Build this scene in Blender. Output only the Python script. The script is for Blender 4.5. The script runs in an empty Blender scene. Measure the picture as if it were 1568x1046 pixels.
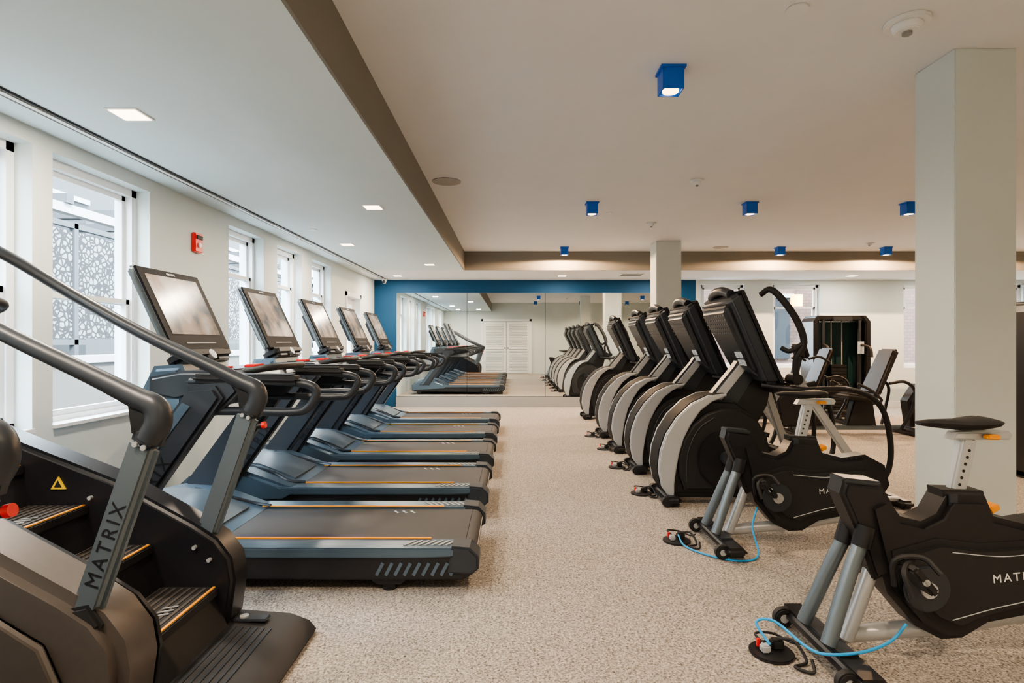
import bpy, bmesh, math, random
from mathutils import Vector, Matrix, Euler
random.seed(4)
S = bpy.context.scene

# ------------------------------------------------------------------ materials
MATS = {}
def mat(name, col, rough=0.5, metal=0.0, noise=0.0, nscale=40, bump=0.0, emit=None, estr=0, spec=0.5, coat=0.0):
    if name in MATS: return MATS[name]
    m = bpy.data.materials.new(name); m.use_nodes = True
    nt = m.node_tree; b = nt.nodes['Principled BSDF']
    b.inputs['Base Color'].default_value = (*col, 1)
    b.inputs['Roughness'].default_value = rough
    b.inputs['Metallic'].default_value = metal
    b.inputs['Specular IOR Level'].default_value = spec
    b.inputs['Coat Weight'].default_value = coat
    if emit:
        b.inputs['Emission Color'].default_value = (*emit, 1); b.inputs['Emission Strength'].default_value = estr
    tc = nt.nodes.new('ShaderNodeTexCoord')
    n = nt.nodes.new('ShaderNodeTexNoise'); n.inputs['Scale'].default_value = nscale; n.inputs['Detail'].default_value = 4
    nt.links.new(tc.outputs['Object'], n.inputs['Vector'])
    mx = nt.nodes.new('ShaderNodeMix'); mx.data_type = 'RGBA'
    k = max(noise, 0.03)
    mx.inputs[6].default_value = (*[c*(1-k) for c in col], 1); mx.inputs[7].default_value = (*[min(1, c*(1+k)) for c in col], 1)
    nt.links.new(n.outputs['Fac'], mx.inputs[0]); nt.links.new(mx.outputs[2], b.inputs['Base Color'])
    if bump:
        bp = nt.nodes.new('ShaderNodeBump'); bp.inputs['Strength'].default_value = bump; bp.inputs['Distance'].default_value = 0.005
        nt.links.new(n.outputs['Fac'], bp.inputs['Height']); nt.links.new(bp.outputs['Normal'], b.inputs['Normal'])
    MATS[name] = m
    return m

def carpet():
    m = bpy.data.materials.new('carpet'); m.use_nodes = True
    nt = m.node_tree; b = nt.nodes['Principled BSDF']; b.inputs['Roughness'].default_value = 0.95
    b.inputs['Specular IOR Level'].default_value = 0.1
    tc = nt.nodes.new('ShaderNodeTexCoord')
    v = nt.nodes.new('ShaderNodeTexVoronoi'); v.inputs['Scale'].default_value = 140
    n2 = nt.nodes.new('ShaderNodeTexNoise'); n2.inputs['Scale'].default_value = 95; n2.inputs['Detail'].default_value = 6; n2.inputs['Roughness'].default_value = 0.8
    for x in (v, n2): nt.links.new(tc.outputs['Object'], x.inputs['Vector'])
    r = nt.nodes.new('ShaderNodeValToRGB')
    r.color_ramp.elements[0].position = 0.41; r.color_ramp.elements[0].color = (0.075, 0.064, 0.056, 1)
    r.color_ramp.elements[1].position = 0.60; r.color_ramp.elements[1].color = (0.68, 0.61, 0.545, 1)
    e = r.color_ramp.elements.new(0.49); e.color = (0.36, 0.315, 0.275, 1)
    nt.links.new(n2.outputs['Fac'], r.inputs['Fac'])
    mx = nt.nodes.new('ShaderNodeMix'); mx.data_type = 'RGBA'; mx.inputs[0].default_value = 0.4
    nt.links.new(r.outputs['Color'], mx.inputs[6])
    r2 = nt.nodes.new('ShaderNodeValToRGB')
    r2.color_ramp.elements[0].position = .15; r2.color_ramp.elements[1].position = .85
    r2.color_ramp.elements[0].color = (0.07, 0.06, 0.052, 1); r2.color_ramp.elements[1].color = (0.68, 0.62, 0.56, 1)
    nt.links.new(v.outputs['Color'], r2.inputs['Fac']); nt.links.new(r2.outputs['Color'], mx.inputs[7])
    nt.links.new(mx.outputs[2], b.inputs['Base Color'])
    bp = nt.nodes.new('ShaderNodeBump'); bp.inputs['Strength'].default_value = 0.6; bp.inputs['Distance'].default_value = 0.005
    nt.links.new(n2.outputs['Fac'], bp.inputs['Height']); nt.links.new(bp.outputs['Normal'], b.inputs['Normal'])
    return m

def screen_mat():
    m = bpy.data.materials.new('display_glass'); m.use_nodes = True
    nt = m.node_tree; b = nt.nodes['Principled BSDF']; b.inputs['Roughness'].default_value = 0.22; b.inputs['Specular IOR Level'].default_value = .35
    tc = nt.nodes.new('ShaderNodeTexCoord')
    n = nt.nodes.new('ShaderNodeTexNoise'); n.inputs['Scale'].default_value = 5.5; n.inputs['Detail'].default_value = 3
    nt.links.new(tc.outputs['Object'], n.inputs['Vector'])
    r = nt.nodes.new('ShaderNodeValToRGB'); E = r.color_ramp.elements
    E[0].position = .36; E[0].color = (.05, .055, .06, 1); E[1].position = .66; E[1].color = (.26, .24, .21, 1)
    e = E.new(.52); e.color = (.20, .15, .115, 1)
    nt.links.new(n.outputs['Fac'], r.inputs['Fac']); nt.links.new(r.outputs['Color'], b.inputs['Base Color']); nt.links.new(r.outputs['Color'], b.inputs['Emission Color'])
    b.inputs['Emission Strength'].default_value = .35
    return m

def patt(name, kind, c1, c2, scale):
    m = bpy.data.materials.new(name); m.use_nodes = True
    nt = m.node_tree; b = nt.nodes['Principled BSDF']; b.inputs['Roughness'].default_value = 0.8
    tc = nt.nodes.new('ShaderNodeTexCoord'); mp = nt.nodes.new('ShaderNodeMapping')
    nt.links.new(tc.outputs['Object'], mp.inputs['Vector'])
    r = nt.nodes.new('ShaderNodeValToRGB')
    r.color_ramp.elements[0].color = (*c1, 1); r.color_ramp.elements[1].color = (*c2, 1)
    if kind == 'crackle':
        v = nt.nodes.new('ShaderNodeTexVoronoi'); v.feature = 'DISTANCE_TO_EDGE'; v.inputs['Scale'].default_value = scale
        nt.links.new(mp.outputs['Vector'], v.inputs['Vector'])
        r.color_ramp.elements[0].position = 0.13; r.color_ramp.elements[1].position = 0.16
        nt.links.new(v.outputs['Distance'], r.inputs['Fac'])
    else:
        if kind == 'brickx': mp.inputs['Rotation'].default_value = (math.radians(90), 0, math.radians(90))
        if kind == 'bricky': mp.inputs['Rotation'].default_value = (math.radians(-90), 0, 0)
        v = nt.nodes.new('ShaderNodeTexBrick'); v.inputs['Scale'].default_value = scale
        v.inputs['Color1'].default_value = (*c1, 1); v.inputs['Color2'].default_value = (*c2, 1); v.inputs['Mortar'].default_value = (c2[0]*.5, c2[1]*.5, c2[2]*.5, 1)
        nt.links.new(mp.outputs['Vector'], v.inputs['Vector']); nt.links.new(v.outputs['Color'], b.inputs['Base Color'])
        return m
    nt.links.new(r.outputs['Color'], b.inputs['Base Color'])
    return m

M_carpet = carpet()
M_ceil = mat('ceiling_paint', (0.78, 0.795, 0.82), 0.9, nscale=3)
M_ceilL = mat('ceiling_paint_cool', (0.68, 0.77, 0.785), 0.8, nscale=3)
M_taupe = mat('taupe_paint', (0.24, 0.225, 0.20), 0.85, nscale=3)
M_wall = mat('wall_paint', (0.64, 0.695, 0.685), 0.85, nscale=3)
M_blue = mat('blue_paint', (0.003, 0.065, 0.16), 0.7, nscale=3)
M_white = mat('white_trim', (0.80, 0.82, 0.83), 0.45)
M_door = mat('door_white', (0.80, 0.81, 0.80), 0.5)
M_base = mat('grey_base', (0.30, 0.31, 0.31), 0.6)
M_black = mat('black_plastic', (0.015, 0.015, 0.018), 0.36, noise=0.1)
M_blackm = mat('black_matte', (0.018, 0.018, 0.020), 0.6, noise=0.15, nscale=150)
M_bezel = mat('bezel_black', (0.010, 0.010, 0.012), 0.6, spec=.2)
M_dk = mat('graphite_plastic', (0.034, 0.040, 0.050), 0.38, noise=0.08)
M_steel = mat('steel_blue_metal', (0.115, 0.165, 0.215), 0.33, 0.45)
M_steel2 = mat('steel_grey_metal', (0.17, 0.205, 0.235), 0.35, 0.5)
M_silver = mat('silver_paint', (0.50, 0.52, 0.54), 0.35, 0.4)
M_lsil = mat('light_silver_plastic', (0.50, 0.52, 0.545), 0.4, 0.25)
M_shell = mat('warm_grey_shell', (0.125, 0.108, 0.096), 0.38, 0.35, noise=0.08)
M_belt = mat('belt_rubber', (0.06, 0.057, 0.058), 0.75, noise=0.2, nscale=300)
M_orange = mat('orange_line', (0.85, 0.33, 0.02), 0.5)
M_red = mat('red_plastic', (0.75, 0.02, 0.02), 0.35)
M_yel = mat('warning_yellow', (0.9, 0.6, 0.02), 0.5)
M_screen = screen_mat()
M_paper = mat('sticker_paper', (0.55, 0.63, 0.74), 0.6)
M_textm = mat('lettering_white', (0.75, 0.75, 0.75), 0.5)
M_textd = mat('lettering_dark', (0.012, 0.012, 0.016), 0.5)
M_bluefix = mat('blue_fixture', (0.006, 0.14, 0.65), 0.35, 0.0)
M_cable = mat('blue_cable', (0.02, 0.35, 0.75), 0.5)
M_lampw = mat('lamp_warm', (1, 0.9, 0.75), 0.5, emit=(1, 0.60, 0.30), estr=2.5)
M_lamps = mat('lamp_square', (1, 0.9, 0.8), 0.5, emit=(1, 0.72, 0.50), estr=2.6)
M_amber = mat('pendant_amber', (.9, .5, .1), 0.5, emit=(1, 0.42, 0.06), estr=1.5)
M_grille = mat('speaker_grille', (0.42, 0.41, 0.40), 0.8, noise=0.3, nscale=200)
M_mirror = mat('mirror_glass', (0.90, 0.95, 0.95), 0.0, 1.0)
M_padb = mat('pad_vinyl', (0.03, 0.024, 0.022), 0.45)
M_teal = mat('machine_teal_panel', (0.03, 0.08, 0.09), 0.2)

# ------------------------------------------------------------------ builder
class B:
    def __init__(s, name, origin=(0, 0, 0)):
        s.name = name; s.o = Vector(origin); s.v = []; s.f = []; s.mi = []; s.mats = []
    def midx(s, m):
        if m not in s.mats: s.mats.append(m)
        return s.mats.index(m)
    def addbm(s, bm, m, M=None):
        base = len(s.v); bm.verts.index_update()
        for v in bm.verts:
            co = v.co if M is None else M @ v.co
            s.v.append(co.copy())
        k = s.midx(m)
        for f in bm.faces:
            s.f.append([base+v.index for v in f.verts]); s.mi.append(k)
        bm.free()
    def prof(s, pts, y0, y1, m, bev=0.0, seg=2, M=None):
        bm = bmesh.new()
        a = [bm.verts.new((p[0], y0, p[1])) for p in pts]
        b = [bm.verts.new((p[0], y1, p[1])) for p in pts]
        bm.faces.new(a); bm.faces.new(b[::-1])
        n = len(pts)
        for i in range(n): bm.faces.new((a[i], b[i], b[(i+1) % n], a[(i+1) % n]))
        bmesh.ops.recalc_face_normals(bm, faces=bm.faces)
        if bev: 
            ed = [e for e in bm.edges if abs(e.verts[0].co.y-e.verts[1].co.y) < 1e-6]
            bmesh.ops.bevel(bm, geom=ed, offset=bev, segments=seg, affect='EDGES', clamp_overlap=True)
        s.addbm(bm, m, M); return s
    def box(s, c, size, m, rot=(0, 0, 0), bev=0.0, seg=2):
        bm = bmesh.new(); bmesh.ops.create_cube(bm, size=1)
        for v in bm.verts: v.co = Vector((v.co.x*size[0], v.co.y*size[1], v.co.z*size[2]))
        if bev: bmesh.ops.bevel(bm, geom=bm.edges[:], offset=bev, segments=seg, affect='EDGES', clamp_overlap=True)
        M = Matrix.Translation(Vector(c)) @ Euler([math.radians(r) for r in rot]).to_matrix().to_4x4()
        s.addbm(bm, m, M); return s
    def bb(s, x0, x1, y0, y1, z0, z1, m, bev=0.0):
        return s.box(((x0+x1)/2, (y0+y1)/2, (z0+z1)/2), (abs(x1-x0), abs(y1-y0), abs(z1-z0)), m, bev=bev)
    def hexa(s, p8, m, bev=0.0, seg=2):
        bm = bmesh.new(); v = [bm.verts.new(p) for p in p8]
        for q in ((0,1,2,3),(7,6,5,4),(0,4,5,1),(1,5,6,2),(2,6,7,3),(3,7,4,0)): bm.faces.new([v[i] for i in q])
        bmesh.ops.recalc_face_normals(bm, faces=bm.faces)
        if bev: bmesh.ops.bevel(bm, geom=bm.edges[:], offset=bev, segments=seg, affect='EDGES', clamp_overlap=True)
        s.addbm(bm, m); return s
    def cyl(s, p0, p1, r0, m, r1=None, n=20, bev=0):
        p0 = Vector(p0); p1 = Vector(p1); d = p1-p0
        if r1 is None: r1 = r0
        bm = bmesh.new(); bmesh.ops.create_cone(bm, cap_ends=True, segments=n, radius1=r0, radius2=r1, depth=d.length)
        if bev:
            ed = [e for e in bm.edges if abs(e.verts[0].co.z-e.verts[1].co.z) < 1e-6]
            bmesh.ops.bevel(bm, geom=ed, offset=bev, segments=2, affect='EDGES', clamp_overlap=True)
        M = Matrix.Translation((p0+p1)/2) @ d.to_track_quat('Z', 'Y').to_matrix().to_4x4()
        s.addbm(bm, m, M); return s
    def bar(s, p0, p1, w, t, m, bev=0.01):
        p0 = Vector(p0); p1 = Vector(p1); d = p1-p0
        ang = math.atan2(d.x, d.z)
        bm = bmesh.new(); bmesh.ops.create_cube(bm, size=1)
        for v in bm.verts: v.co = Vector((v.co.x*w, v.co.y*t, v.co.z*Vector((d.x, 0, d.z)).length))
        if bev: bmesh.ops.bevel(bm, geom=bm.edges[:], offset=bev, segments=3, affect='EDGES', clamp_overlap=True)
        M = Matrix.Translation((p0+p1)/2) @ Matrix.Rotation(ang, 4, 'Y')
        s.addbm(bm, m, M); return s
    def tube(s, pts, r, m, n=12, sub=6, rs=None, closed=False):
        P = [Vector(p) for p in pts]; out = []; R = []
        if sub > 1 and len(P) > 2:
            for i in range(len(P)-1):
                p0 = P[i-1] if i > 0 else P[0]*2-P[1]; p1 = P[i]; p2 = P[i+1]; p3 = P[i+2] if i+2 < len(P) else P[-1]*2-P[-2]
                for k in range(sub):
                    t = k/sub
                    out.append(0.5*((2*p1)+(-p0+p2)*t+(2*p0-5*p1+4*p2-p3)*t*t+(-p0+3*p1-3*p2+p3)*t**3))
                    R.append((rs[i]*(1-t)+rs[i+1]*t) if rs else r)
            out.append(P[-1]); R.append(rs[-1] if rs else r)
        else:
            out = P; R = rs if rs else [r]*len(P)
        bm = bmesh.new(); rings = []
        T = (out[1]-out[0]).normalized()
        up = Vector((0, 1, 0)) if abs(T.y) < 0.9 else Vector((1, 0, 0))
        N = (up-T*up.dot(T)).normalized()
        for i, p in enumerate(out):
            T2 = (out[min(i+1, len(out)-1)]-out[max(i-1, 0)]).normalized()
            N = (N-T2*N.dot(T2)).normalized(); Bn = T2.cross(N)
            rings.append([bm.verts.new(p+(N*math.cos(2*math.pi*k/n)+Bn*math.sin(2*math.pi*k/n))*R[i]) for k in range(n)])
        for a, b in zip(rings, rings[1:]):
            for k in range(n): bm.faces.new((a[k], a[(k+1) % n], b[(k+1) % n], b[k]))
        bm.faces.new(rings[0][::-1]); bm.faces.new(rings[-1])
        bmesh.ops.recalc_face_normals(bm, faces=bm.faces)
        s.addbm(bm, m); return s
    def text(s, body, size, m, M, ext=0.0008):
        c = bpy.data.curves.new('t', 'FONT'); c.body = body; c.size = size; c.extrude = ext; c.space_character = 1.3
        o = bpy.data.objects.new('t', c); S.collection.objects.link(o)
        dg = bpy.context.evaluated_depsgraph_get(); me = o.evaluated_get(dg).to_mesh()
        bm = bmesh.new(); bm.from_mesh(me)
        xs = [v.co.x for v in bm.verts]; ys = [v.co.y for v in bm.verts]
        cx, cy = (min(xs)+max(xs))/2, (min(ys)+max(ys))/2
        for v in bm.verts: v.co.x -= cx; v.co.y -= cy
        s.addbm(bm, m, M)
        bpy.data.objects.remove(o); bpy.data.curves.remove(c); return s
    def make(s, smooth=True):
        me = bpy.data.meshes.new(s.name)
        me.from_pydata([tuple(v-s.o) for v in s.v], [], s.f)
        for m in s.mats: me.materials.append(m)
        me.polygons.foreach_set('material_index', s.mi)
        if smooth:
            me.polygons.foreach_set('use_smooth', [True]*len(me.polygons))
            me.set_sharp_from_angle(angle=math.radians(35))
        me.update()
        o = bpy.data.objects.new(s.name, me); o.location = s.o; S.collection.objects.link(o)
        return o
def dup(o, loc):
    n = bpy.data.objects.new(o.name.split('.')[0], o.data); n.location = loc; S.collection.objects.link(n); return n
def TM(x, y, z, ang=0):
    return Matrix.Translation((x, y, z)) @ Matrix.Rotation(-math.radians(ang), 4, 'Y') @ Matrix.Rotation(math.radians(90), 4, 'X')

# ------------------------------------------------------------------ room
XL, XR, YB, YF = -2.64, 9.9, -0.4, 10.9
H1, H2, H3 = 2.43, 2.74, 2.43
B('floor').bb(-2.95, XR+.2, YB-.2, YF+.25, -0.1, 0, M_carpet).make(False)
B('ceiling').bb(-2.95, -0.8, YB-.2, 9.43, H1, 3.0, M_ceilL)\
  .bb(-0.8, XR+.2, YB-.2, 9.43, H2, 3.0, M_ceil).bb(-2.95, XR+.2, 9.43, YF+.25, H3, 3.0, M_ceil).make(False)
B('trim_1').bb(-0.8, -0.785, YB, 9.42, H1, H2, M_taupe).make(False)
B('trim_2').bb(-0.785, XR, 9.41, 9.43, H3, H2, M_taupe).make(False)

wins = [(0.5, 1.25), (2.25, 3.13), (3.27, 4.15), (5.3, 6.05), (6.4, 7.15), (7.5, 8.3)]
SIL, HD = 0.75, 2.34
w = B('wall_left'); cur = YB
XO = -2.90
for a, b in wins:
    w.bb(XO, XL, cur, a, 0, H1, M_wall); w.bb(XO, XL, a, b, 0, SIL, M_wall); w.bb(XO, XL, a, b, HD, H1, M_wall); cur = b
w.bb(XO, XL, cur, 9.0, 0, H1, M_wall); w.bb(XO, XL, 9.0, 9.9, 2.05, H1, M_wall); w.bb(XO, XL, 9.9, YF+.2, 0, H1, M_wall)
w.make(False)
def window(n, a, b, z0, z1, rail, x=-2.79, axis='x', d=1):
    o = B('window_%d' % n, (x, (a+b)/2, z0) if axis == 'x' else ((a+b)/2, x, z0))
    def bx(u0, u1, v0, v1, t, off=0):
        if axis == 'x': o.bb(x-t+off, x+t+off, u0, u1, v0, v1, M_white)
        else: o.bb(u0, u1, x-t+off, x+t+off, v0, v1, M_white)
    f = 0.05
    bx(a, a+f, z0, z1, .05); bx(b-f, b, z0, z1, .05); bx(a, b, z0, z0+f, .05); bx(a, b, z1-f, z1, .05)
    for (p, q, of) in ((z0+f, rail+.02, .015), (rail-.02, z1-f, -.015)):
        g = .035
        bx(a+f, a+f+g, p, q, .018, of); bx(b-f-g, b-f, p, q, .018, of); bx(a+f, b-f, p, p+g, .018, of); bx(a+f, b-f, q-g, q, .018, of)
    if axis == 'x': o.bb(x+.05, XL+.02, a, b, z0-.0, z0+.02, M_white)
    return o.make(False)
for i, (a, b) in enumerate(wins): window(i+1, a, b, SIL, HD, 1.53 if i < 3 else 1.9)
d = B('door_1', (-2.78, 9.45, 0))
for q in ((9.0, 9.06, 0, 2.05), (9.84, 9.9, 0, 2.05), (9.0, 9.9, 1.98, 2.05)): d.bb(-2.86, -2.62, q[0], q[1], q[2], q[3], M_white)
for q in ((9.06, 9.2, 0.01, 1.98), (9.7, 9.84, 0.01, 1.98), (9.2, 9.7, 0.01, .35), (9.2, 9.7, 1.84, 1.98), (9.2, 9.7, 1.0, 1.06)): d.bb(-2.80, -2.75, q[0], q[1], q[2], q[3], M_white)
d.cyl((-2.74, 9.76, 1.0), (-2.69, 9.76, 1.0), .02, M_steel2); d.bb(-2.70, -2.68, 9.64, 9.77, .99, 1.01, M_steel2); d.make(False)

wf = B('wall_far')
wf.bb(XO, 3.52, YF, YF+.2, 0, H3, M_blue)
bw = [(3.62, 4.45), (5.0, 5.9), (7.5, 8.4), (9.1, 9.8)]
cur = 3.52
for a, b in bw:
    wf.bb(cur, a, YF, YF+.2, 0, H3, M_wall); wf.bb(a, b, YF, YF+.2, 0, SIL, M_wall); wf.bb(a, b, YF, YF+.2, HD, H3, M_wall); cur = b
wf.bb(cur, XR+.2, YF, YF+.2, 0, H3, M_wall); wf.make(False)
for i, (a, b) in enumerate(bw): window(i+10, a, b, SIL, HD, 1.9, x=YF+.12, axis='y')
mr = B('mirror', (0.4, 10.88, .19))
xs = [-2.21, -0.86, 0.64, 2.14, 3.2]
for a, b in zip(xs, xs[1:]):
    mr.bb(a+.003, b-.003, 10.875, 10.895, .20, 2.18, M_mirror)
mr.make(False)
B('baseboard_far').bb(-2.21, 3.2, 10.84, 10.899, 0, .19, M_base).make(False)
B('baseboard_far_right').bb(3.52, XR, 10.885, 10.9, 0, .1, M_white).make(False)

B('wall_right').bb(XR, XR+.2, YB, YF, 0, H2, M_wall).make(False)
wb = B('wall_back'); wb.bb(XO, XR+.2, YB-.2, YB, 0, H2, M_wall); wb.make(False)
d = B('louvered_double_door', (-.2, YB, 0))
for x0, x1 in ((-1.12, -.23), (-.21, .68)):
    d.bb(x0, x1, YB+.002, YB+.04, 0.01, 2.03, M_door)
    for z0, z1 in ((.15, .95), (1.08, 1.9)):
        d.bb(x0+.1, x1-.1, YB+.04, YB+.045, z0, z1, M_base)
        z = z0+.02
        while z < z1-.02:
            d.box(((x0+x1)/2, YB+.05, z), (x1-x0-.2, .006, .045), M_door, rot=(35, 0, 0)); z += .045
for q in ((-1.2, -1.12, 0, 2.12), (.68, .76, 0, 2.12), (-1.2, .76, 2.04, 2.12)): d.bb(q[0], q[1], YB+.002, YB+.06, q[2], q[3], M_white)
d.cyl((-.28, YB+.04, 1), (-.28, YB+.09, 1), .025, M_steel2); d.cyl((-.16, YB+.04, 1), (-.16, YB+.09, 1), .025, M_steel2); d.make(False)

B('column', (2.4, 3.03, 0)).bb(2.25, 2.565, 2.89, 3.18, 0, H2, M_wall, bev=.004).make(False)
B('column', (2.32, 8.58, 0)).bb(2.13, 2.5, 8.4, 8.75, 0, H2, M_wall, bev=.004).make(False)

t = B('ceiling_track', (-2.4, 5, H1)); t.bb(-2.43, -2.408, YB, 10.85, H1-.012, H1, M_black); t.bb(-2.408, -2.38, YB, 10.85, H1-.016, H1, M_white)
t.bb(-2.38, -2.365, YB, 10.85, H1-.012, H1, M_black); t.make(False)

# ------------------------------------------------------------------ ceiling things
def light(kind, loc, energy, col, **k):
    l = bpy.data.lights.new('lamp', kind); l.energy = energy; l.color = col
    for a, b in k.items(): setattr(l, a, b)
    o = bpy.data.objects.new('lamp_' + kind.lower(), l); o.location = loc; return o
def blue_fix(x, y, e=40):
    o = B('ceiling_spotlight', (x, y, H2)); s = .058; z0 = H2-.125
    o.bb(x-.068, x+.068, y-.068, y+.068, H2-.012, H2, M_bluefix)
    for q in ((x-s, x-s+.006, y-s, y+s), (x+s-.006, x+s, y-s, y+s), (x-s, x+s, y-s, y-s+.006), (x-s, x+s, y+s-.006, y+s)): o.bb(*q, z0, H2-.012, M_bluefix)
    o.bb(x-s+.002, x+s-.002, y-s+.002, y+s-.002, z0+.012, z0+.05, M_bluefix)
    o.cyl((x, y, z0+.002), (x, y, z0+.014), .044, M_lampw)
    ob = o.make()
    near = y > 8.5
    l = light('SPOT', (0, 0, -.145 if not near else -.13), 85 if near else e, (1, .64, .36) if near else (1, .76, .52), spot_size=math.radians(178 if near else 140), spot_blend=.1 if near else .8, shadow_soft_size=.05 if not near else .01)
    l.parent = ob; S.collection.objects.link(l)
for x, y in ((.87, 3.12), (.86, 6.12), (2.56, 6.12), (4.27, 6.12), (5.97, 6.12), (.83, 9.0), (4.24, 9.0), (5.92, 9.0), (7.6, 9.0), (7.6, 6.12), (4.27, 3.12), (5.97, 3.12), (.87, .6), (2.56, .6), (4.27, .6)):  # row nearest the camera is out of view, added to brighten the room
    blue_fix(x, y)
def sq(x, y, H=H1, e=14):
    o = B('recessed_downlight', (x, y, H)); s = .08
    o.bb(x-s, x+s, y-s, y+s, H-.006, H, M_white); o.bb(x-s+.012, x+s-.012, y-s+.012, y+s-.012, H-.009, H-.006, M_lamps)
    ob = o.make(False)
    l = light('AREA', (0, 0, -.012), e, (1, .84, .66), size=.13); l.parent = ob; S.collection.objects.link(l)
for x, y in ((-1.98, 2.95), (-1.22, 4.99), (-2.0, 6.9), (-1.26, 8.7), (-1.98, .9), (-1.22, 1.0)): sq(x, y)  # the pair closest to the camera is unseen, added for extra light
for x in (-2.05, .9, 2.7, 6.1, 8.2): sq(x, 10.2, H3, 12)
def disc(name, x, y, H, r, h, m, m2=None):
    o = B(name, (x, y, H)); o.cyl((x, y, H-h*.35), (x, y, H), r, m, n=32, bev=.003)
    if m2: o.cyl((x, y, H-h), (x, y, H-h*.35), r*.55, m2, r1=r*.7, n=24, bev=.004); o.cyl((x, y, H-h*1.25), (x, y, H-h), r*.22, M_base)
    o.make()
disc('ceiling_speaker', -.61, 5.3, H2, .135, .01, M_grille)
disc('smoke_detector', 1.84, 2.65, H2, .095, .05, M_white, M_white)
disc('ceiling_sensor', 1.28, 2.55, H2, .05, .02, M_white)
disc('smoke_detector', 1.71, 5.26, H2, .06, .045, M_white, M_white)
disc('smoke_detector', 1.75, 7.15, H2, .06, .045, M_white, M_white)
disc('ceiling_sensor', 1.13, 6.6, H2, .045, .012, M_white)
disc('smoke_detector', 5.4, 8.6, H2, .07, .04, M_white, M_white)
disc('ceiling_speaker', 3.3, 9.0, H2, .12, .01, M_grille)
disc('ceiling_sensor', -2.1, 6.0, H1, .045, .02, M_white)
vt = B('ceiling_vent', (2.1, 10.0, H3)); vt.bb(1.9, 2.3, 9.85, 10.15, H3-.01, H3, M_white)
for i in range(6): vt.bb(1.92, 2.28, 9.88+i*.045, 9.895+i*.045, H3-.014, H3-.01, M_base)
vt.make(False)
f = B('fire_alarm', (XL, 4.74, 2.07)); f.bb(XL, XL+.035, 4.68, 4.80, 1.99, 2.15, M_red, bev=.008); f.bb(XL+.035, XL+.05, 4.72, 4.76, 2.03, 2.07, M_white, bev=.006)
f.bb(XL+.035, XL+.045, 4.70, 4.78, 2.10, 2.13, M_blackm); f.make()
c = B('security_camera', (-2.4, 10.7, H3)); c.cyl((-2.4, 10.7, H3-.03), (-2.4, 10.7, H3), .055, M_white); c.cyl((-2.4, 10.7, H3-.03), (-2.4, 10.68, H3-.08), .045, M_white, r1=.03); c.cyl((-2.4, 10.66, H3-.055), (-2.4, 10.63, H3-.07), .025, M_black); c.make()

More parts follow.
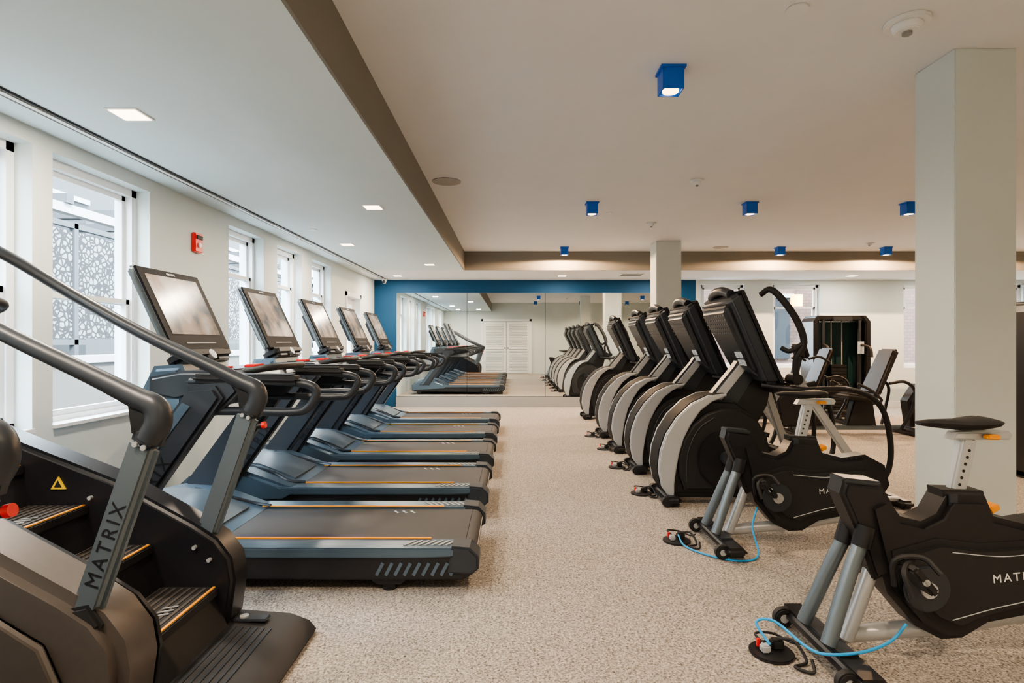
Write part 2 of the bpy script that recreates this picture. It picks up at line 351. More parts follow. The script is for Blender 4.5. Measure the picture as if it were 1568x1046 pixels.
# ------------------------------------------------------------------ treadmill
def treadmill():
    o = B('treadmill', (-1.26, 3.25, 0)); Y = 3.25
    def y(v): return Y+v
    o.prof([(-2.32, .07), (-.75, .055), (-.25, .055), (-.19, .09), (-.18, .17), (-.24, .195), (-2.32, .195)], y(-.41), y(.41), M_black, .012)
    for sgn in (-1, 1):
        a, b = sorted((y(.275*sgn), y(.425*sgn)))
        o.prof([(-2.2, .172), (-.45, .172), (-.24, .18), (-.22, .20), (-.30, .222), (-2.2, .225)], a, b, M_steel, .008)
        for i in range(7):
            o.box((-.52+i*.035, y(.35*sgn), .2245), (.014, .08, .004), M_base, rot=(0, 0, 35*sgn))
        for i in range(9):
            o.box((-.66+i*.046, y(.4125*sgn), .115), (.016, .006, .07), M_steel, rot=(0, 28, 0))
        a, b = sorted((y(.277*sgn), y(.292*sgn)))
        o.bb(-1.55, -.42, a, b, .224, .230, M_orange)
        o.cyl((-.62, y(.36*sgn), 0), (-.62, y(.36*sgn), .03), .035, M_black); o.cyl((-.62, y(.36*sgn), .03), (-.62, y(.36*sgn), .07), .015, M_black)
        o.prof([(-.72, .06), (-.52, .06), (-.56, .03), (-.68, .03)], y(.36*sgn)-.03, y(.36*sgn)+.03, M_black)
        o.cyl((-2.2, y(.3*sgn), .05), (-2.2, y(.36*sgn), .05), .05, M_black)
        a, b = sorted((y(.28*sgn), y(.43*sgn)))
        o.prof([(-.32, .10), (-.20, .09), (-.165, .12), (-.165, .18), (-.21, .225), (-.30, .232)], a, b, M_dk, .012)
        # upright
        a, b = sorted((y(.37*sgn), y(.455*sgn)))
        o.prof([(-2.18, .22), (-1.95, .22), (-1.86, .36), (-1.43, .97), (-1.47, 1.03), (-1.60, 1.02), (-1.66, .93)], a, b, M_dk, .018)
        a, b = sorted((y(.455*sgn), y(.462*sgn)))
        o.prof([(-2.15, .24), (-2.09, .24), (-1.58, .93), (-1.62, .95)], a, b, M_steel, .002)
        # hand loop
        h = y(.385*sgn)
        o.tube([(-1.62, h, 1.045), (-1.3, h, 1.055), (-1.06, h, 1.04), (-.985, h, 1.0), (-1.03, h, .915), (-1.12, h, .895), (-1.35, h, .90), (-1.6, h, .90)], .022, M_dk)
        o.box((-1.33, h, 1.062), (.54, .095, .045), M_blackm, rot=(0, 1, 0), bev=.02)
        o.box((-1.33, h, 1.0855), (.46, .06, .004), M_dk)
        o.prof([(-1.64, .90), (-1.64, 1.05), (-1.40, 1.06), (-1.36, 1.0), (-1.46, .90)], h-.035, h+.035, M_dk, .015)
    o.bb(-1.62, -.235, y(-.272), y(.272), .19, .215, M_belt, bev=.008)
    o.cyl((-.235, y(-.27), .16), (-.235, y(.27), .16), .052, M_belt)
    for i in range(3): o.box((-.70+i*.05, y(.20), .2165), (.012, .05, .003), M_lsil, rot=(0, 0, 35))
    # motor hood
    o.prof([(-2.36, .08), (-2.37, .22), (-2.28, .30), (-2.08, .345), (-1.88, .335), (-1.72, .28), (-1.60, .235), (-1.52, .218), (-1.50, .18), (-1.6, .12)], y(-.43), y(.43), M_steel, .03, 3)
    o.prof([(-2.30, .32), (-2.08, .362), (-1.86, .35), (-1.70, .29), (-1.60, .245), (-1.62, .22), (-2.28, .25)], y(-.24), y(.24), M_steel2, .02, 3)
    for sgn in (-1, 1): o.tube([(-1.95, y(.25*sgn), .345), (-1.75, y(.26*sgn), .295), (-1.62, y(.30*sgn), .245), (-1.50, y(.285*sgn), .23)], .012, M_dk, n=8)
    # cross console
    o.prof([(-1.84, .98), (-1.84, 1.07), (-1.68, 1.10), (-1.42, 1.10), (-1.36, 1.06), (-1.44, 1.02), (-1.7, .95)], y(-.38), y(.38), M_dk, .018, 3)
    o.box((-1.55, y(0), 1.103), (.20, .5, .008), M_black, bev=.003)
    o.box((-1.47, y(0), 1.112), (.07, .12, .02), M_red, bev=.006)
    o.box((-1.55, y(-.2), 1.112), (.08, .08, .012), M_red, bev=.004)
    o.tube([(-1.42, y(-.24), 1.09), (-1.3, y(-.22), 1.11), (-1.24, y(-.1), 1.115), (-1.24, y(.1), 1.115), (-1.3, y(.22), 1.11), (-1.42, y(.24), 1.09)], .018, M_blackm)
    # neck
    o.prof([(-1.93, .82), (-1.96, 1.0), (-1.90, 1.12), (-1.75, 1.13), (-1.70, 1.0), (-1.80, .80)], y(-.26), y(.26), M_steel, .03, 3)
    o.prof([(-1.85, .88), (-1.85, .98), (-1.66, .98), (-1.66, .88)], y(-.38), y(.38), M_steel, .02, 3)
    o.box((-1.775, y(0), 1.165), (.13, .50, .09), M_black, rot=(0, -25, 0), bev=.03, seg=3)
    o.cyl((-1.725, y(0), 1.17), (-1.705, y(0), 1.182), .03, M_silver)
    o.box((-1.715, y(-.14), 1.155), (.006, .12, .012), M_steel2, rot=(0, -25, 0)); o.box((-1.715, y(.14), 1.155), (.006, .12, .012), M_steel2, rot=(0, -25, 0))
    # screen
    def SC(u, off):
        n = Vector((.906, 0, .423)); t = Vector((-.423, 0, .906)); p = Vector((-1.885, Y, 1.415))+n*off+t*u; return tuple(p)
    o.box(SC(0, 0), (.045, .61, .51), M_steel2, rot=(0, -25, 0), bev=.020, seg=3)
    o.box(SC(0, .024), (.012, .59, .49), M_bezel, rot=(0, -25, 0), bev=.004)
    o.box(SC(.025, .0305), (.004, .485, .355), M_screen, rot=(0, -25, 0))
    o.box(SC(-.01, -.05), (.06, .36, .30), M_dk, rot=(0, -25, 0), bev=.02)
    o.box(SC(-.205, .031), (.004, .3, .008), M_base, rot=(0, -25, 0))
    o.text('MATRIX', .018, M_textm, Matrix.Translation(SC(.222, .032)) @ Matrix.Rotation(math.radians(-25), 4, 'Y') @ Matrix.Rotation(math.radians(90), 4, 'Z') @ Matrix.Rotation(math.radians(90), 4, 'X'))
    o.text('MATRIX', .085, M_black, TM(-1.80, y(-.4565), .52, 56))
    return o.make()
tm = treadmill()
for k in range(1, 5): dup(tm, (-1.26, 3.25+1.17*k, 0))

# ------------------------------------------------------------------ stair climber
def climber():
    o = B('stair_climber', (-1.6, 2.05, 0))
    pr = [(-2.36, .03), (-2.38, .82), (-2.30, .92), (-2.17, .91), (-1.99, .835), (-1.62, .69), (-1.30, .515), (-1.20, .45), (-1.14, .37), (-1.125, .28), (-1.146, .12), (-1.2, .03)]
    o.prof(pr, 1.64, 1.84, M_shell, .035, 4)
    o.prof(pr, 2.30, 2.44, M_black, .02, 3)
    pin = [(p[0]*.985-.03, p[1]*.96) for p in pr]
    o.prof(pin, 1.84, 1.855, M_black)
    o.prof([(-2.34, .10), (-2.34, .62), (-2.0, .66), (-1.62, .56), (-1.34, .38), (-1.26, .20), (-1.26, .06), (-1.5, .05)], 1.615, 1.65, M_shell, .018, 3)
    o.prof([(-1.345, .36), (-1.33, .46), (-1.24, .48), (-1.20, .42), (-1.24, .34)], 1.655, 1.70, M_blackm, .01)
    o.prof([(-2.34, .05), (-2.34, .62), (-1.25, .05)], 1.86, 2.3, M_blackm)
    steps = [(-1.186, .26), (-1.45, .43), (-1.71, .59), (-1.97, .75), (-2.22, .89)]
    for i, (x, z) in enumerate(steps):
        o.bb(x-.26, x, 1.86, 2.30, z-.035, z, M_blackm, bev=.004)
        for k in range(7): o.bb(x-.05-k*.03, x-.038-k*.03, 1.88, 2.28, z, z+.003, M_shell)
        o.bb(x-.018, x-.008, 1.87, 2.29, z, z+.004, M_orange)
        for k in range(3): o.box((x-.08, 2.05+k*.03, z+.004), (.05, .008, .003), M_base, rot=(0, 0, 25))
        o.prof([(x-.02, z-.03), (x-.05, z-.03), (x+.02, z-.2), (x+.05, z-.19)], 1.86, 2.30, M_black)
    o.prof([(-1.35, .0), (-1.35, .10), (-1.15, .10), (-.95, .085), (-.87, .055), (-.84, .02), (-.85, 0)], 1.70, 2.46, M_blackm, .02, 3)
    o.box((-1.08, 2.36, .103), (.14, .05, .012), M_dk, bev=.004); o.cyl((-1.11, 2.36, .105), (-1.11, 2.36, .115), .018, M_silver)
    for k in range(8): o.bb(-1.18+k*.028, -1.168+k*.028, 1.76, 2.30, .098-k*.0018, .104-k*.0018, M_dk)
    o.cyl((-1.22, 1.92, .16), (-1.22, 2.2, .16), .02, M_silver)
    o.prof([(-1.86, .655), (-1.80, .655), (-1.83, .705)], 2.293, 2.299, M_yel)
    o.prof([(-1.845, .663), (-1.815, .663), (-1.83, .69)], 2.291, 2.293, M_blackm)
    for (x, z) in ((-1.28, .42), (-1.22, .37), (-1.7, .62)): o.cyl((x, 2.285, z), (x, 2.30, z), .008, M_silver)
    for yy, fr in ((1.69, 1), (2.35, -1)):
        o.bar((-1.285, yy, .38), (-1.085, yy, .955), .088, .05, M_steel2, .018)
        o.bar((-1.087, yy, .93), (-1.068, yy, 1.0), .090, .058, M_dk, .02)
        for q in ((-1.30, .40), (-1.262, .385)): o.cyl((q[0], yy-.03, q[1]), (q[0], yy-.024, q[1]), .009, M_silver)
        for q in ((-1.10, .95), (-1.075, .94)): o.cyl((q[0], yy-.035, q[1]), (q[0], yy-.029, q[1]), .008, M_silver)
        o.tube([(-1.075, yy, .96), (-1.05, yy, 1.01), (-1.06, yy, 1.055), (-1.12, yy, 1.085), (-1.25, yy, 1.15), (-1.53, yy, 1.285), (-1.8, yy, 1.435), (-2.08, yy, 1.60), (-2.2, yy, 1.64), (-2.27, yy, 1.55), (-2.27, yy, 1.2), (-2.25, yy, .9)], .03, M_dk, n=14,
               rs=[.038, .038, .036, .032, .027, .024, .023, .023, .023, .023, .028, .03])
        o.prof([(-1.12, .98), (-1.07, .97), (-1.06, 1.04), (-1.13, 1.06)], yy-.022, yy+.022, M_black, .006)
        if fr < 0: o.cyl((-1.05, yy, .90), (-1.03, yy, .904), .012, M_black); o.cyl((-1.032, yy, .904), (-1.018, yy, .907), .014, M_red)
    o.text('MATRIX', .060, M_textd, TM(-1.19, 1.6645, .655, 71))
    o.prof([(-2.38, .9), (-2.28, .9), (-2.22, 1.5), (-2.30, 1.5)], 1.92, 2.18, M_dk, .02)
    o.box((-2.25, 2.05, 1.68), (.07, .6, .44), M_dk, rot=(0, -20, 0), bev=.025, seg=3)
    o.box((-2.214, 2.05, 1.69), (.01, .5, .34), M_screen, rot=(0, -20, 0))
    o.tube([(-2.24, 1.72, 1.35), (-2.12, 1.72, 1.40), (-2.08, 1.9, 1.42), (-2.08, 2.2, 1.42), (-2.12, 2.37, 1.40), (-2.24, 2.37, 1.35)], .02, M_blackm)
    o.box((-2.25, 2.05, 1.36), (.12, .66, .06), M_dk, bev=.02)
    return o.make()
cb = climber(); dup(cb, (-1.6, 2.05-1.19, 0))

# ------------------------------------------------------------------ elliptical
def arc(cx, cz, rx, rz, a0, a1, n=18):
    return [(cx+rx*math.cos(math.radians(a0+(a1-a0)*i/n)), cz+rz*math.sin(math.radians(a0+(a1-a0)*i/n))) for i in range(n+1)]
def elliptical():
    Y = 4.5; o = B('elliptical_trainer', (2.0, Y, 0))
    y = lambda v: Y+v
    def sh(k, ox=0, oz=0):
        base = [(1.22, .07), (1.17, .22), (1.17, .38), (1.21, .52), (1.29, .65), (1.41, .75), (1.56, .80), (1.72, .79), (1.86, .70), (1.95, .55), (1.98, .38), (1.94, .20), (1.86, .07)]
        cx, cz = 1.62, .38
        return [(cx+(p[0]-cx)*k+ox, cz+(p[1]-cz)*k+oz) for p in base]
    o.prof(sh(1.0), y(-.12), y(.12), M_black, .02, 3)
    o.prof([(1.75, .6), (1.98, .40), (2.12, .2), (2.1, .08), (1.7, .08)], y(-.10), y(.10), M_black, .02, 3)
    outer = [(1.21, .05), (1.145, .14), (1.12, .27), (1.135, .41), (1.18, .54), (1.26, .665), (1.375, .775), (1.50, .835), (1.64, .85)]
    inner = [(1.64, .835), (1.53, .79), (1.44, .72), (1.37, .62), (1.31, .50), (1.275, .38), (1.255, .27), (1.24, .16), (1.24, .05)]
    for s in (-1, 1):
        a, b = sorted((y(.115*s), y(.16*s)))
        o.prof(outer+inner, a, b, M_lsil, .012, 3)
    o.prof([(p[0]-.004, p[1]+.002) for p in outer]+[(p[0]+.01, p[1]-.006) for p in outer[::-1]], y(-.115), y(.115), M_bezel, .003)
    for s in (-1, 1):
        a, b = sorted((y(.12*s), y(.165*s)))
        o.prof(sh(.86, .045, -.0), a, b, M_blackm, .018, 3)
        a, b = sorted((y(.165*s), y(.19*s)))
        o.prof(arc(1.60, .36, .19, .21, 0, 360, 30)[:-1], a, b, M_black, .008)
        o.tube([(1.33, y(.168*s), .18), (1.34, y(.168*s), .40), (1.42, y(.168*s), .58), (1.54, y(.168*s), .67)], .004, M_dk, n=6)
        o.cyl((1.62, y(.19*s), .37), (1.62, y(.24*s), .37), .05, M_dk, bev=.006)
        ang = -70 if s < 0 else 110
        ex, ez = 1.62+.17*math.cos(math.radians(ang)), .37+.17*math.sin(math.radians(ang))
        o.bar((1.62, y(.235*s), .37), (ex, y(.235*s), ez), .055, .025, M_blackm, .01)
        px, pz = (2.55, .20) if s < 0 else (2.35, .30)
        o.tube([(ex, y(.262*s), ez), ((ex+px)/2, y(.268*s), (ez+pz)/2+.02), (px+.1, y(.262*s), pz-.02)], .024, M_dk)
        o.cyl((ex, y(.22*s), ez), (ex, y(.29*s), ez), .035, M_black)
        o.prof([(px-.2, pz), (px+.2, pz), (px+.21, pz+.04), (px+.19, pz+.04), (px+.18, pz+.02), (px-.15, pz+.02), (px-.19, pz+.09), (px-.215, pz+.08)], y(.17*s)-.08, y(.17*s)+.08, M_blackm, .006)
        top = (2.10, y(.30*s), .98)
        o.bar(top, (px+.08 if s < 0 else px-.02, y(.30*s), pz), .065, .035, M_silver, .012)
        o.cyl((2.1, y(.20*s), .97), (2.1, y(.33*s), .97), .04, M_black, bev=.005)
        # swing arm with curled grip
        dx = .04 if s < 0 else -.10
        o.tube([(2.10, y(.30*s), .97), (2.07+dx*.3, y(.33*s), 1.12), (2.09+dx, y(.35*s), 1.24), (2.04+dx, y(.35*s), 1.40), (1.94+dx, y(.33*s), 1.56), (1.87+dx, y(.29*s), 1.635), (1.82+dx, y(.24*s), 1.60)], .02, M_blackm, rs=[.024, .022, .024, .025, .025, .023, .02])
        o.tube([(2.09+dx, y(.35*s), 1.24), (2.00+dx, y(.33*s), 1.18), (1.96+dx, y(.28*s), 1.20)], .018, M_blackm)
        o.tube([(1.90, y(.18*s), .92), (2.1, y(.36*s), .90), (2.45, y(.37*s), .90), (2.66, y(.37*s), .80), (2.74, y(.37*s), .58), (2.74, y(.36*s), .32), (2.62, y(.32*s), .10)], .020, M_black)
        o.tube([(1.95, y(.12*s), .94), (2.12, y(.19*s), .88), (2.34, y(.21*s), .86), (2.50, y(.19*s), .90)], .030, M_blackm)
    # mast
    o.prof([(1.50, .76), (1.74, .70), (1.93, 1.0), (1.95, 1.22), (1.86, 1.25), (1.74, 1.05)], y(-.06), y(.06), M_dk, .02, 3)
    for s in (-1, 1):
        a, b = sorted((y(.058*s), y(.066*s))); o.prof([(1.53, .77), (1.60, .75), (1.86, 1.08), (1.86, 1.18), (1.78, 1.08)], a, b, M_lsil, .003)
    o.prof([(1.60, .72), (1.92, .60), (2.0, .75), (2.04, .94), (1.92, .98)], y(-.05), y(.05), M_black, .015)
    o.box((2.04, y(0), .90), (.18, .44, .08), M_black, bev=.03, seg=3)
    # console
    T = Vector((1.68, 0, 1.62)); Bo = Vector((2.02, 0, .90)); n = Vector((.905, 0, .425))
    def P(t, yy, off): q = T*(1-t)+Bo*t+n*off; return (q.x, y(yy), q.z)
    o.hexa([P(0, -.34, 0), P(0, .34, 0), P(.95, .28, 0), P(.95, -.28, 0), P(.03, -.32, -.10), P(.03, .32, -.10), P(.90, .25, -.10), P(.90, -.25, -.10)], M_dk, .025, 3)
    o.hexa([P(.06, -.28, -.095), P(.06, .28, -.095), P(.84, .22, -.095), P(.84, -.22, -.095), P(.10, -.25, -.155), P(.10, .25, -.155), P(.74, .19, -.14), P(.74, -.19, -.14)], M_dk, .022, 3)
    o.hexa([P(-.01, -.35, .02), P(-.01, .35, .02), P(.96, .29, .02), P(.96, -.29, .02), P(0, -.345, -.005), P(0, .345, -.005), P(.95, .285, -.005), P(.95, -.285, -.005)], M_black, .008)
    o.hexa([P(.05, -.25, .024), P(.05, .25, .024), P(.6, .25, .024), P(.6, -.25, .024), P(.05, -.25, .018), P(.05, .25, .018), P(.6, .25, .018), P(.6, -.25, .018)], M_screen)
    o.tube([P(0, -.2, -.03), P(-.04, -.1, -.03), P(-.05, 0, -.03), P(-.04, .1, -.03), P(0, .2, -.03)], .035, M_dk)
    for r in range(5):
        for c in range(11):
            cx = -.21+c*.042
            p = P(.15+r*.045, cx, -.1555); o.box(p, (.004, .022, .008), M_steel2, rot=(0, -25, 0))
    for (tt, yy) in ((.57, -.17), (.57, -.105), (.65, -.17), (.65, -.105)):
        p = P(tt, yy, -.149); o.box(p, (.006, .055, .048), M_paper, rot=(0, -24, 0))
    # base
    o.prof([(1.2, .03), (1.2, .09), (2.95, .07), (2.95, .02)], y(-.05), y(.05), M_dk, .01)
    o.box((1.22, y(0), .045), (.12, .48, .07), M_black, bev=.025, seg=3)
    o.box((2.93, y(0), .04), (.09, .62, .06), M_black, bev=.02, seg=3)
    for s in (-1, 1): o.cyl((1.17, y(.20*s)-.02, .04), (1.17, y(.20*s)+.02, .04), .038, M_blackm); o.bar((2.3, y(.2*s), .08), (2.93, y(.2*s), .06), .03, .05, M_silver, .005)
    return o.make()
el = elliptical()
for yy in (5.55, 6.55, 7.55): dup(el, (2.0, yy, 0))
dup(el, (2.0, 9.3, 0))

# ------------------------------------------------------------------ upright bike
def bike():
    Y = 2.25; o = B('exercise_bike', (1.75, Y, 0)); y = lambda v: Y+v
    body = [(1.36, .62), (1.44, .66), (1.50, .575), (1.58, .555), (1.64, .585), (1.68, .655), (1.83, .65), (1.86, .575), (1.98, .545), (2.12, .565), (2.24, .50), (2.27, .38), (2.20, .27), (2.02, .20), (1.84, .165), (1.74, .105), (1.66, .10), (1.56, .15), (1.45, .28), (1.41, .42)]
    o.prof(body, y(-.075), y(.075), M_black, .025, 4)
    body2 = [(1.45, .45), (1.62, .50), (1.78, .48), (1.95, .49), (2.12, .50), (2.19, .42), (2.14, .31), (1.98, .24), (1.78, .19), (1.70, .15), (1.60, .19), (1.48, .31)]
    o.prof(body2, y(-.105), y(.105), M_blackm, .025, 4)
    for s in (-1, 1):
        o.tube([(1.66, y(.107*s), .455), (1.85, y(.107*s), .44), (2.05, y(.107*s), .455), (2.13, y(.107*s), .42)], .002, M_lsil, n=6)
        o.tube([(1.66, y(.107*s), .20), (1.82, y(.107*s), .245), (2.0, y(.107*s), .29), (2.1, y(.107*s), .36)], .002, M_lsil, n=6)
    o.prof([(1.27, .66), (1.285, .715), (1.43, .695), (1.47, .63), (1.50, .56), (1.46, .35), (1.40, .32), (1.34, .50)], y(-.06), y(.06), M_black, .018, 3)
    o.box((1.355, y(0), .705), (.15, .10, .02), M_dk, rot=(0, 6, 0), bev=.006)
    o.prof([(1.68, .60), (1.67, .675), (1.83, .67), (1.85, .60)], y(-.055), y(.055), M_blackm, .015, 3)
    o.box((1.70, y(-.058), .64), (.03, .008, .04), M_dk)
    for s in (-1, 1):
        o.tube([(1.37, y(.045*s), .52), (1.30, y(.06*s), .36), (1.20, y(.09*s), .10)], .028, M_steel2, sub=4)
    o.tube([(1.44, y(0), .42), (1.38, y(-.02), .28), (1.30, y(-.03), .09)], .028, M_silver, sub=4)
    o.tube([(1.37, y(-.05), .54), (1.35, y(-.05), .46)], .036, M_black, sub=1); o.tube([(1.37, y(.05), .54), (1.34, y(.05), .44)], .036, M_black, sub=1)
    o.box((1.25, y(0), .055), (.12, .62, .055), M_black, bev=.022, seg=3)
    o.box((1.25, y(0), .085), (.07, .30, .012), M_dk, bev=.004)
    for s in (-1, 1):
        o.cyl((1.185, y(.24*s)-.018, .045), (1.185, y(.24*s)+.018, .045), .042, M_blackm, bev=.006); o.cyl((1.185, y(.24*s)-.02, .045), (1.185, y(.24*s)+.02, .045), .018, M_silver)
    o.tube([(1.25, y(0), .085), (1.5, y(0), .11), (1.75, y(0), .13), (2.0, y(0), .17), (2.2, y(0), .14), (2.38, y(0), .06)], .032, M_silver)
    o.box((2.38, y(0), .035), (.09, .52, .06), M_black, bev=.02, seg=3)
    o.cyl((1.56, y(-.13), .32), (1.56, y(.13), .32), .03, M_silver); o.cyl((1.56, y(-.12), .32), (1.56, y(-.10), .32), .085, M_dk, bev=.003)
    o.cyl((1.56, y(.10), .32), (1.56, y(.12), .32), .085, M_dk)
    o.bar((1.56, y(-.135), .32), (1.46, y(-.135), .40), .03, .018, M_silver, .006); o.bar((1.56, y(.135), .32), (1.66, y(.135), .24), .03, .018, M_silver, .006)
    for s, (px, pz) in ((-1, (1.46, .40)), (1, (1.66, .24))):
        o.cyl((px, y(.135*s), pz), (px, y(.25*s), pz), .012, M_silver)
        o.box((px, y(.20*s), pz), (.12, .10, .030), M_blackm, rot=(0, 50, 0), bev=.008)
        o.tube([(px-.05, y(.15*s), pz-.05), (px-.06, y(.17*s), pz+.05), (px+.02, y(.2*s), pz+.07), (px+.05, y(.25*s), pz+.03)], .010, M_blackm, n=8)
        o.tube([(px-.05, y(.25*s), pz-.05), (px-.06, y(.22*s), pz+.03), (px+.02, y(.16*s), pz+.06)], .010, M_blackm, n=8)
    o.bar((1.745, y(0), .62), (1.80, y(0), .875), .062, .045, M_silver, .01)
    for k in range(6): q = k/6; o.cyl((1.753+.045*q, y(-.0235), .69+.16*q), (1.753+.045*q, y(-.0215), .69+.16*q), .006, M_blackm)
    o.prof([(1.72, .865), (1.95, .865), (1.96, .885), (1.945, .90), (1.74, .895)], y(-.028), y(.028), M_silver, .006)
    o.box((1.86, y(-.045), .88), (.05, .03, .018), M_orange, bev=.004); o.box((1.875, y(-.02), .60), (.04, .05, .025), M_orange, rot=(0, -30, 0), bev=.004)
    st = [(1.605, .018, .930, .012), (1.65, .028, .932, .022), (1.71, .040, .930, .028), (1.77, .064, .928, .032), (1.82, .088, .932, .034), (1.865, .092, .938, .03), (1.89, .07, .937, .02)]
    bm = bmesh.new(); rings = []
    for (x, wd, z, h) in st:
        rings.append([bm.verts.new((x, y(wd*math.cos(a)), z+(h*.5*math.sin(a) if math.sin(a) > 0 else h*math.sin(a)*.9))) for a in [2*math.pi*k/14 for k in range(14)]])
    for a, b in zip(rings, rings[1:]):
        for k in range(14): bm.faces.new((a[k], a[(k+1) % 14], b[(k+1) % 14], b[k]))
    bm.faces.new(rings[0][::-1]); bm.faces.new(rings[-1]); bmesh.ops.recalc_face_normals(bm, faces=bm.faces); o.addbm(bm, M_blackm)
    o.text('MATRIX', .045, M_textm, TM(1.91, y(-.1065), .365, 6))
    return o.make()
bk = bike(); bk2 = dup(bk, (1.77, 3.5, 0))

for i, (x, yy) in enumerate(((1.04, 2.28), (1.03, 3.56), (1.06, 4.67), (1.04, 5.64), (1.07, 6.6), (1.04, 7.5))):
    o = B('floor_outlet', (x, yy, 0)); o.cyl((x, yy, 0), (x, yy, .012), .085, M_black, n=32, bev=.003)
    o.box((x+.03, yy+.02, .03), (.05, .04, .04), M_blackm, bev=.008); o.box((x-.03, yy-.01, .028), (.035, .035, .03), M_lsil, bev=.006); o.box((x-.045, yy+.02, .035), (.012, .012, .03), M_red)
    o.tube([(x+.03, yy+.02, .05), (x+.08, yy-.02, .06), (x+.10, yy-.08, .012), (x+.04, yy-.11, .01), (x+.09, yy-.15, .01), (x+.11, yy-.1, .03)], .006, M_blackm, n=8)
    o.tube([(x-.03, yy, .04), (x-.04, yy+.06, .05), (x+.05, yy+.1, .03), (x+.10, yy+.05, .02), (x+.11, yy-.02, .05)], .005, M_blackm, n=8)
    o.make()
def cable(par, pts):
    c = B('network_cable', par.location); c.tube(pts, .0055, M_cable, n=8); ob = c.make(); ob.parent = par; ob.location = (0, 0, 0)
cable(bk, [(1.03, 2.27, .04), (1.0, 2.33, .10), (1.06, 2.30, .12), (1.12, 2.16, .09), (1.17, 2.10, .095), (1.30, 2.10, .105), (1.42, 2.13, .13), (1.48, 2.135, .19)])
cable(bk2, [(1.04, 3.56, .04), (1.05, 3.45, .01), (1.15, 3.3, .008), (1.3, 3.22, .008), (1.42, 3.28, .02), (1.42, 3.36, .15), (1.46, 3.39, .26)])

# ------------------------------------------------------------------ strength machines on the right
def stack_tower(x, yy, wd=.95, h=1.68, name='weight_stack_machine'):
    o = B(name, (x, yy, 0))
    for s in (-1, 1):
        o.prof(([(x+s*wd/2, 0), (x+s*wd/2, h-.1), (x+s*(wd/2-.08), h), (x+s*(wd/2-.16), h), (x+s*(wd/2-.09), h-.12), (x+s*(wd/2-.11), 0)]), yy-.22, yy+.22, M_black, .015)
    o.bb(x-wd/2+.05, x+wd/2-.05, yy-.2, yy+.2, h-.09, h, M_black, bev=.02)
    o.bb(x-.16, x+.16, yy-.24, yy-.2, h-.10, h-.02, M_dk, bev=.01)
    o.bb(x-wd/2+.08, x+wd/2-.08, yy+.05, yy+.08, .1, h-.1, M_teal)
    o.bb(x-wd/2, x+wd/2, yy-.24, yy+.24, 0, .08, M_black, bev=.02)
    for i in range(14): o.bb(x-.13, x+.13, yy-.12, yy+.04, .1+i*.055, .15+i*.055, M_blackm, bev=.004)
    for s in (-1, 1): o.cyl((x+s*.09, yy-.04, .08), (x+s*.09, yy-.04, h-.05), .012, M_silver); o.bb(x+s*.30-.02, x+s*.30+.02, yy-.2, yy-.16, .08, h-.08, M_dk)
    o.bb(x+.26, x+.35, yy-.23, yy-.2, 1.05, 1.25, M_paper)
    o.tube([(x-.3, yy-.2, 1.2), (x-.34, yy-.4, 1.15), (x-.34, yy-.45, 1.0)], .02, M_blackm)
    o.tube([(x+.3, yy-.2, 1.2), (x+.34, yy-.4, 1.15), (x+.34, yy-.45, 1.0)], .02, M_blackm)
    return o.make()
stack_tower(5.45, 9.6)
stack_tower(5.15, 5.2, .95, 1.62)
stack_tower(7.6, 9.6)
def seat_machine(x, yy):
    o = B('recumbent_bike', (x, yy, 0))
    o.hexa([(x-.05, yy-.2, .55), (x-.05, yy+.2, .55), (x+.02, yy+.2, .52), (x+.02, yy-.2, .52), (x+.22, yy-.17, 1.16), (x+.22, yy+.17, 1.16), (x+.30, yy+.17, 1.13), (x+.30, yy-.17, 1.13)], M_padb, .03, 3)
    o.box((x-.22, yy, .50), (.42, .42, .08), M_padb, rot=(0, 8, 0), bev=.035, seg=3)
    o.bar((x+.02, yy, .40), (x+.24, yy, .95), .06, .08, M_dk, .01)
    o.prof([(x-1.1, .06), (x-1.1, .12), (x+.45, .12), (x+.45, .06)], yy-.05, yy+.05, M_steel2, .01)
    o.prof([(x-.35, .12), (x+.05, .12), (x+.0, .46), (x-.25, .46)], yy-.06, yy+.06, M_black, .015)
    o.prof([(x-1.25, .10), (x-1.30, .45), (x-1.15, .68), (x-.95, .66), (x-.70, .45), (x-.65, .12)], yy-.1, yy+.1, M_black, .03, 3)
    o.cyl((x-.92, yy-.13, .36), (x-.92, yy+.13, .36), .06, M_dk); o.bar((x-.92, yy-.14, .36), (x-.80, yy-.14, .46), .03, .02, M_silver, .005)
    o.box((x-.80, yy-.2, .46), (.1, .09, .03), M_blackm, bev=.008)
    o.box((.45+x, yy, .04), (.08, .6, .06), M_black, bev=.02); o.box((x-1.1, yy, .04), (.08, .6, .06), M_black, bev=.02)
    o.prof([(x-1.12, .62), (x-1.02, .62), (x-.92, 1.1), (x-.99, 1.12)], yy-.04, yy+.04, M_dk, .01)
    o.box((x-.95, yy, 1.12), (.06, .34, .20), M_black, rot=(0, -18, 0), bev=.02); o.box((x-.917, yy, 1.13), (.006, .28, .14), M_bezel, rot=(0, -18, 0))
    for s in (-1, 1):
        o.tube([(x+.0, yy+.2*s, .45), (x-.05, yy+.3*s, .5), (x-.2, yy+.32*s, .62), (x-.36, yy+.31*s, .70)], .018, M_blackm)
        o.tube([(x+.28, yy+.2*s, .10), (x+.38, yy+.26*s, .35), (x+.42, yy+.26*s, .6), (x+.3, yy+.24*s, .72), (x+.1, yy+.24*s, .7)], .02, M_black)
    o.tube([(x-.95, yy-.22, 1.02), (x-.85, yy-.3, 1.05), (x-.72, yy-.3, .98)], .016, M_blackm); o.tube([(x-.95, yy+.22, 1.02), (x-.85, yy+.3, 1.05), (x-.72, yy+.3, .98)], .016, M_blackm)
    return o.make()
r = seat_machine(4.85, 7.7)
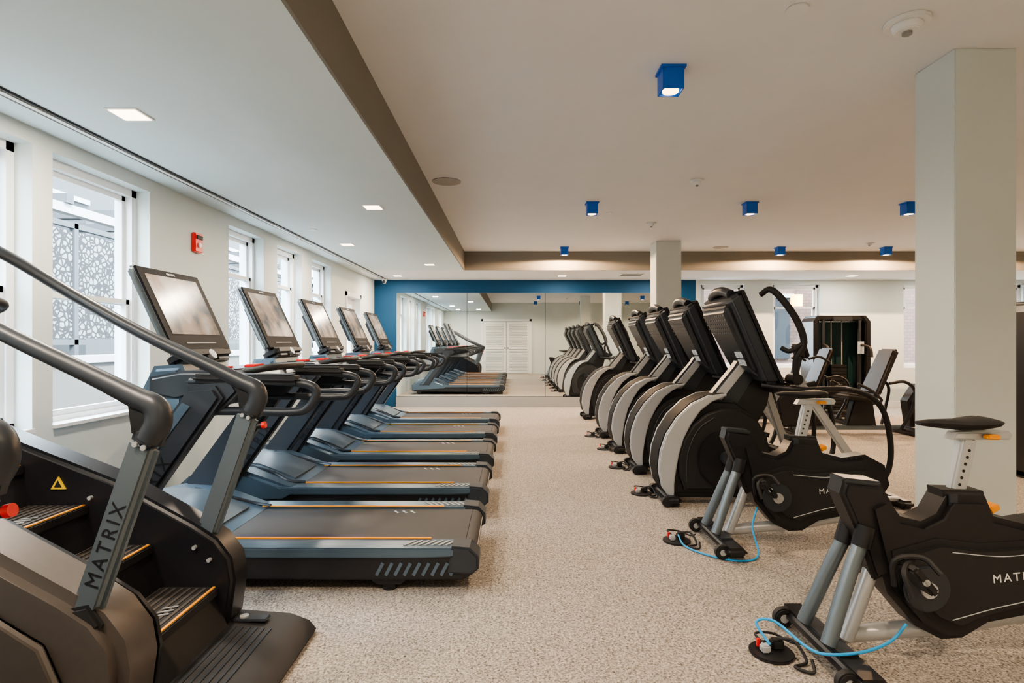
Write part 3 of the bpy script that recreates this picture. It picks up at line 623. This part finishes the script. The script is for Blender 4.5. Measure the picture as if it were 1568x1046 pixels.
dup(r, (4.6, 8.75, 0)); dup(r, (6.6, 7.7, 0))

# ------------------------------------------------------------------ outdoors
M_ground = mat('paving', (0.12, 0.12, 0.115), 0.9, noise=.15, nscale=8)
B('outdoor_ground').bb(-30, -2.95, -25, 40, -.2, -.05, M_ground).bb(-2.95, 35, 11.2, 40, -.2, -.05, M_ground).make(False)
M_stone = patt('stone_wall', 'brickx', (.23, .225, .215), (.13, .127, .12), 3.0)
M_crk = patt('screen_pattern', 'crackle', (.006, .007, .009), (.12, .135, .145), 12)
M_bld = mat('building_grey', (.034, .04, .046), .8, noise=.1, nscale=3)
M_capst = mat('outdoor_white', (.24, .25, .26), .7)
M_brick = patt('brick_wall', 'bricky', (.07, .034, .022), (.045, .024, .017), 3.0)
M_pane = mat('dark_pane', (.010, .013, .016), .5, spec=.2)
o = B('garden_wall', (-6, 6, 0)); o.bb(-6.3, -6.0, -4, 22, -.05, .95, M_stone); o.bb(-6.35, -5.95, -4, 22, .95, 1.05, M_capst); o.make(False)
o = B('metal_screen_fence', (-6.6, 6, 0))
for k in range(14):
    a = -4+k*1.8
    o.bb(-6.62, -6.6, a+.06, a+1.74, 1.3, 2.9, M_crk); o.bb(-6.66, -6.58, a-.04, a+.04, -.05, 3.05, M_bld)
o.bb(-6.66, -6.58, -4, 21, 2.95, 3.03, M_bld); o.bb(-6.66, -6.58, -4, 21, 1.2, 1.28, M_bld); o.make(False)
o = B('neighbour_building', (-14, 6, 0)); o.bb(-16, -13, -10, 34, -.05, 6.5, M_bld)
for i in range(12):
    for j in range(2): o.bb(-13, -12.96, -9+i*3.5, -7.2+i*3.5, .8+j*2.8, 2.6+j*2.8, M_pane); o.bb(-13, -12.9, -9.1+i*3.5, -7.1+i*3.5, 2.6+j*2.8, 2.75+j*2.8, M_capst)
o.make(False)
o = B('pergola', (-8, 6, 0))
for k in range(22): o.bb(-9.6, -7.2, -4+k*1.2, -3.85+k*1.2, 3.5, 3.65, M_bld)
for k in range(6): o.bb(-7.4, -7.25, -4+k*5, -3.85+k*5, -.05, 3.5, M_bld); 
o.bb(-7.4, -7.25, -4, 22, 3.35, 3.5, M_capst); o.bb(-9.6, -9.45, -4, 22, 3.35, 3.5, M_capst)
for k in range(6): o.bb(-9.6, -9.45, -4+k*5, -3.85+k*5, -.05, 3.5, M_bld)
o.make(False)
o = B('brick_building', (8, 16, 0)); o.bb(3, 20, 15, 17, -.05, 7, M_brick)
for i in range(6): o.bb(3.6+i*2.6, 4.7+i*2.6, 14.95, 15, .8, 2.4, M_pane); o.bb(3.5+i*2.6, 4.8+i*2.6, 14.9, 15, 2.4, 2.5, M_capst)
o.cyl((7.3, 14.6, 2.15), (7.3, 14.6, 2.45), .14, M_amber); o.cyl((8.0, 14.6, 2.15), (8.0, 14.6, 2.45), .14, M_amber)
for xx in (7.3, 8.0): o.cyl((xx, 14.6, 2.45), (xx, 14.6, 3.2), .01, M_blackm); o.bb(xx-.03, xx+.03, 14.55, 15, 3.18, 3.24, M_blackm)
o.make(False)

# ------------------------------------------------------------------ world, sun, window portals
W = bpy.data.worlds.new('World'); S.world = W; W.use_nodes = True
nt = W.node_tree; bg = nt.nodes['Background']
sky = nt.nodes.new('ShaderNodeTexSky'); sky.sky_type = 'HOSEK_WILKIE'; sky.turbidity = 4; sky.ground_albedo = .5
sky.sun_direction = Vector((.6, -.4, .7)).normalized()
mx = nt.nodes.new('ShaderNodeMix'); mx.data_type = 'RGBA'; mx.inputs[0].default_value = .5
mx.inputs[7].default_value = (.78, .92, 1, 1)
nt.links.new(sky.outputs[0], mx.inputs[6]); nt.links.new(mx.outputs[2], bg.inputs[0]); bg.inputs[1].default_value = 18.0
sl = bpy.data.lights.new('sun', 'SUN'); sl.energy = 11; sl.angle = .01; sl.color = (1, .97, .92)
so = bpy.data.objects.new('sun', sl); so.rotation_euler = Vector((.55, -.35, .7)).to_track_quat('Z', 'Y').to_euler(); S.collection.objects.link(so)
def portal(loc, sx, sy, rot):
    l = bpy.data.lights.new('window_portal', 'AREA'); l.shape = 'RECTANGLE'; l.size = sx; l.size_y = sy; l.cycles.is_portal = True
    o = bpy.data.objects.new('window_portal', l); o.location = loc; o.rotation_euler = rot; S.collection.objects.link(o)
for a, b in wins: portal((-2.88, (a+b)/2, (SIL+HD)/2), HD-SIL, b-a, (0, -math.pi/2, 0))
for a, b in bw: portal(((a+b)/2, YF+.19, (SIL+HD)/2), b-a, HD-SIL, (-math.pi/2, 0, 0))

# ------------------------------------------------------------------ camera
cam = bpy.data.cameras.new('camera'); cam.lens = 20; cam.sensor_width = 36; cam.clip_start = .05
co = bpy.data.objects.new('camera', cam); co.location = (0, 0, 1.25); co.rotation_euler = (math.pi/2, 0, 0); S.collection.objects.link(co)
S.camera = co
S.view_settings.view_transform = 'AgX'
S.view_settings.look = 'AgX - Medium High Contrast'
S.view_settings.exposure = 1.35
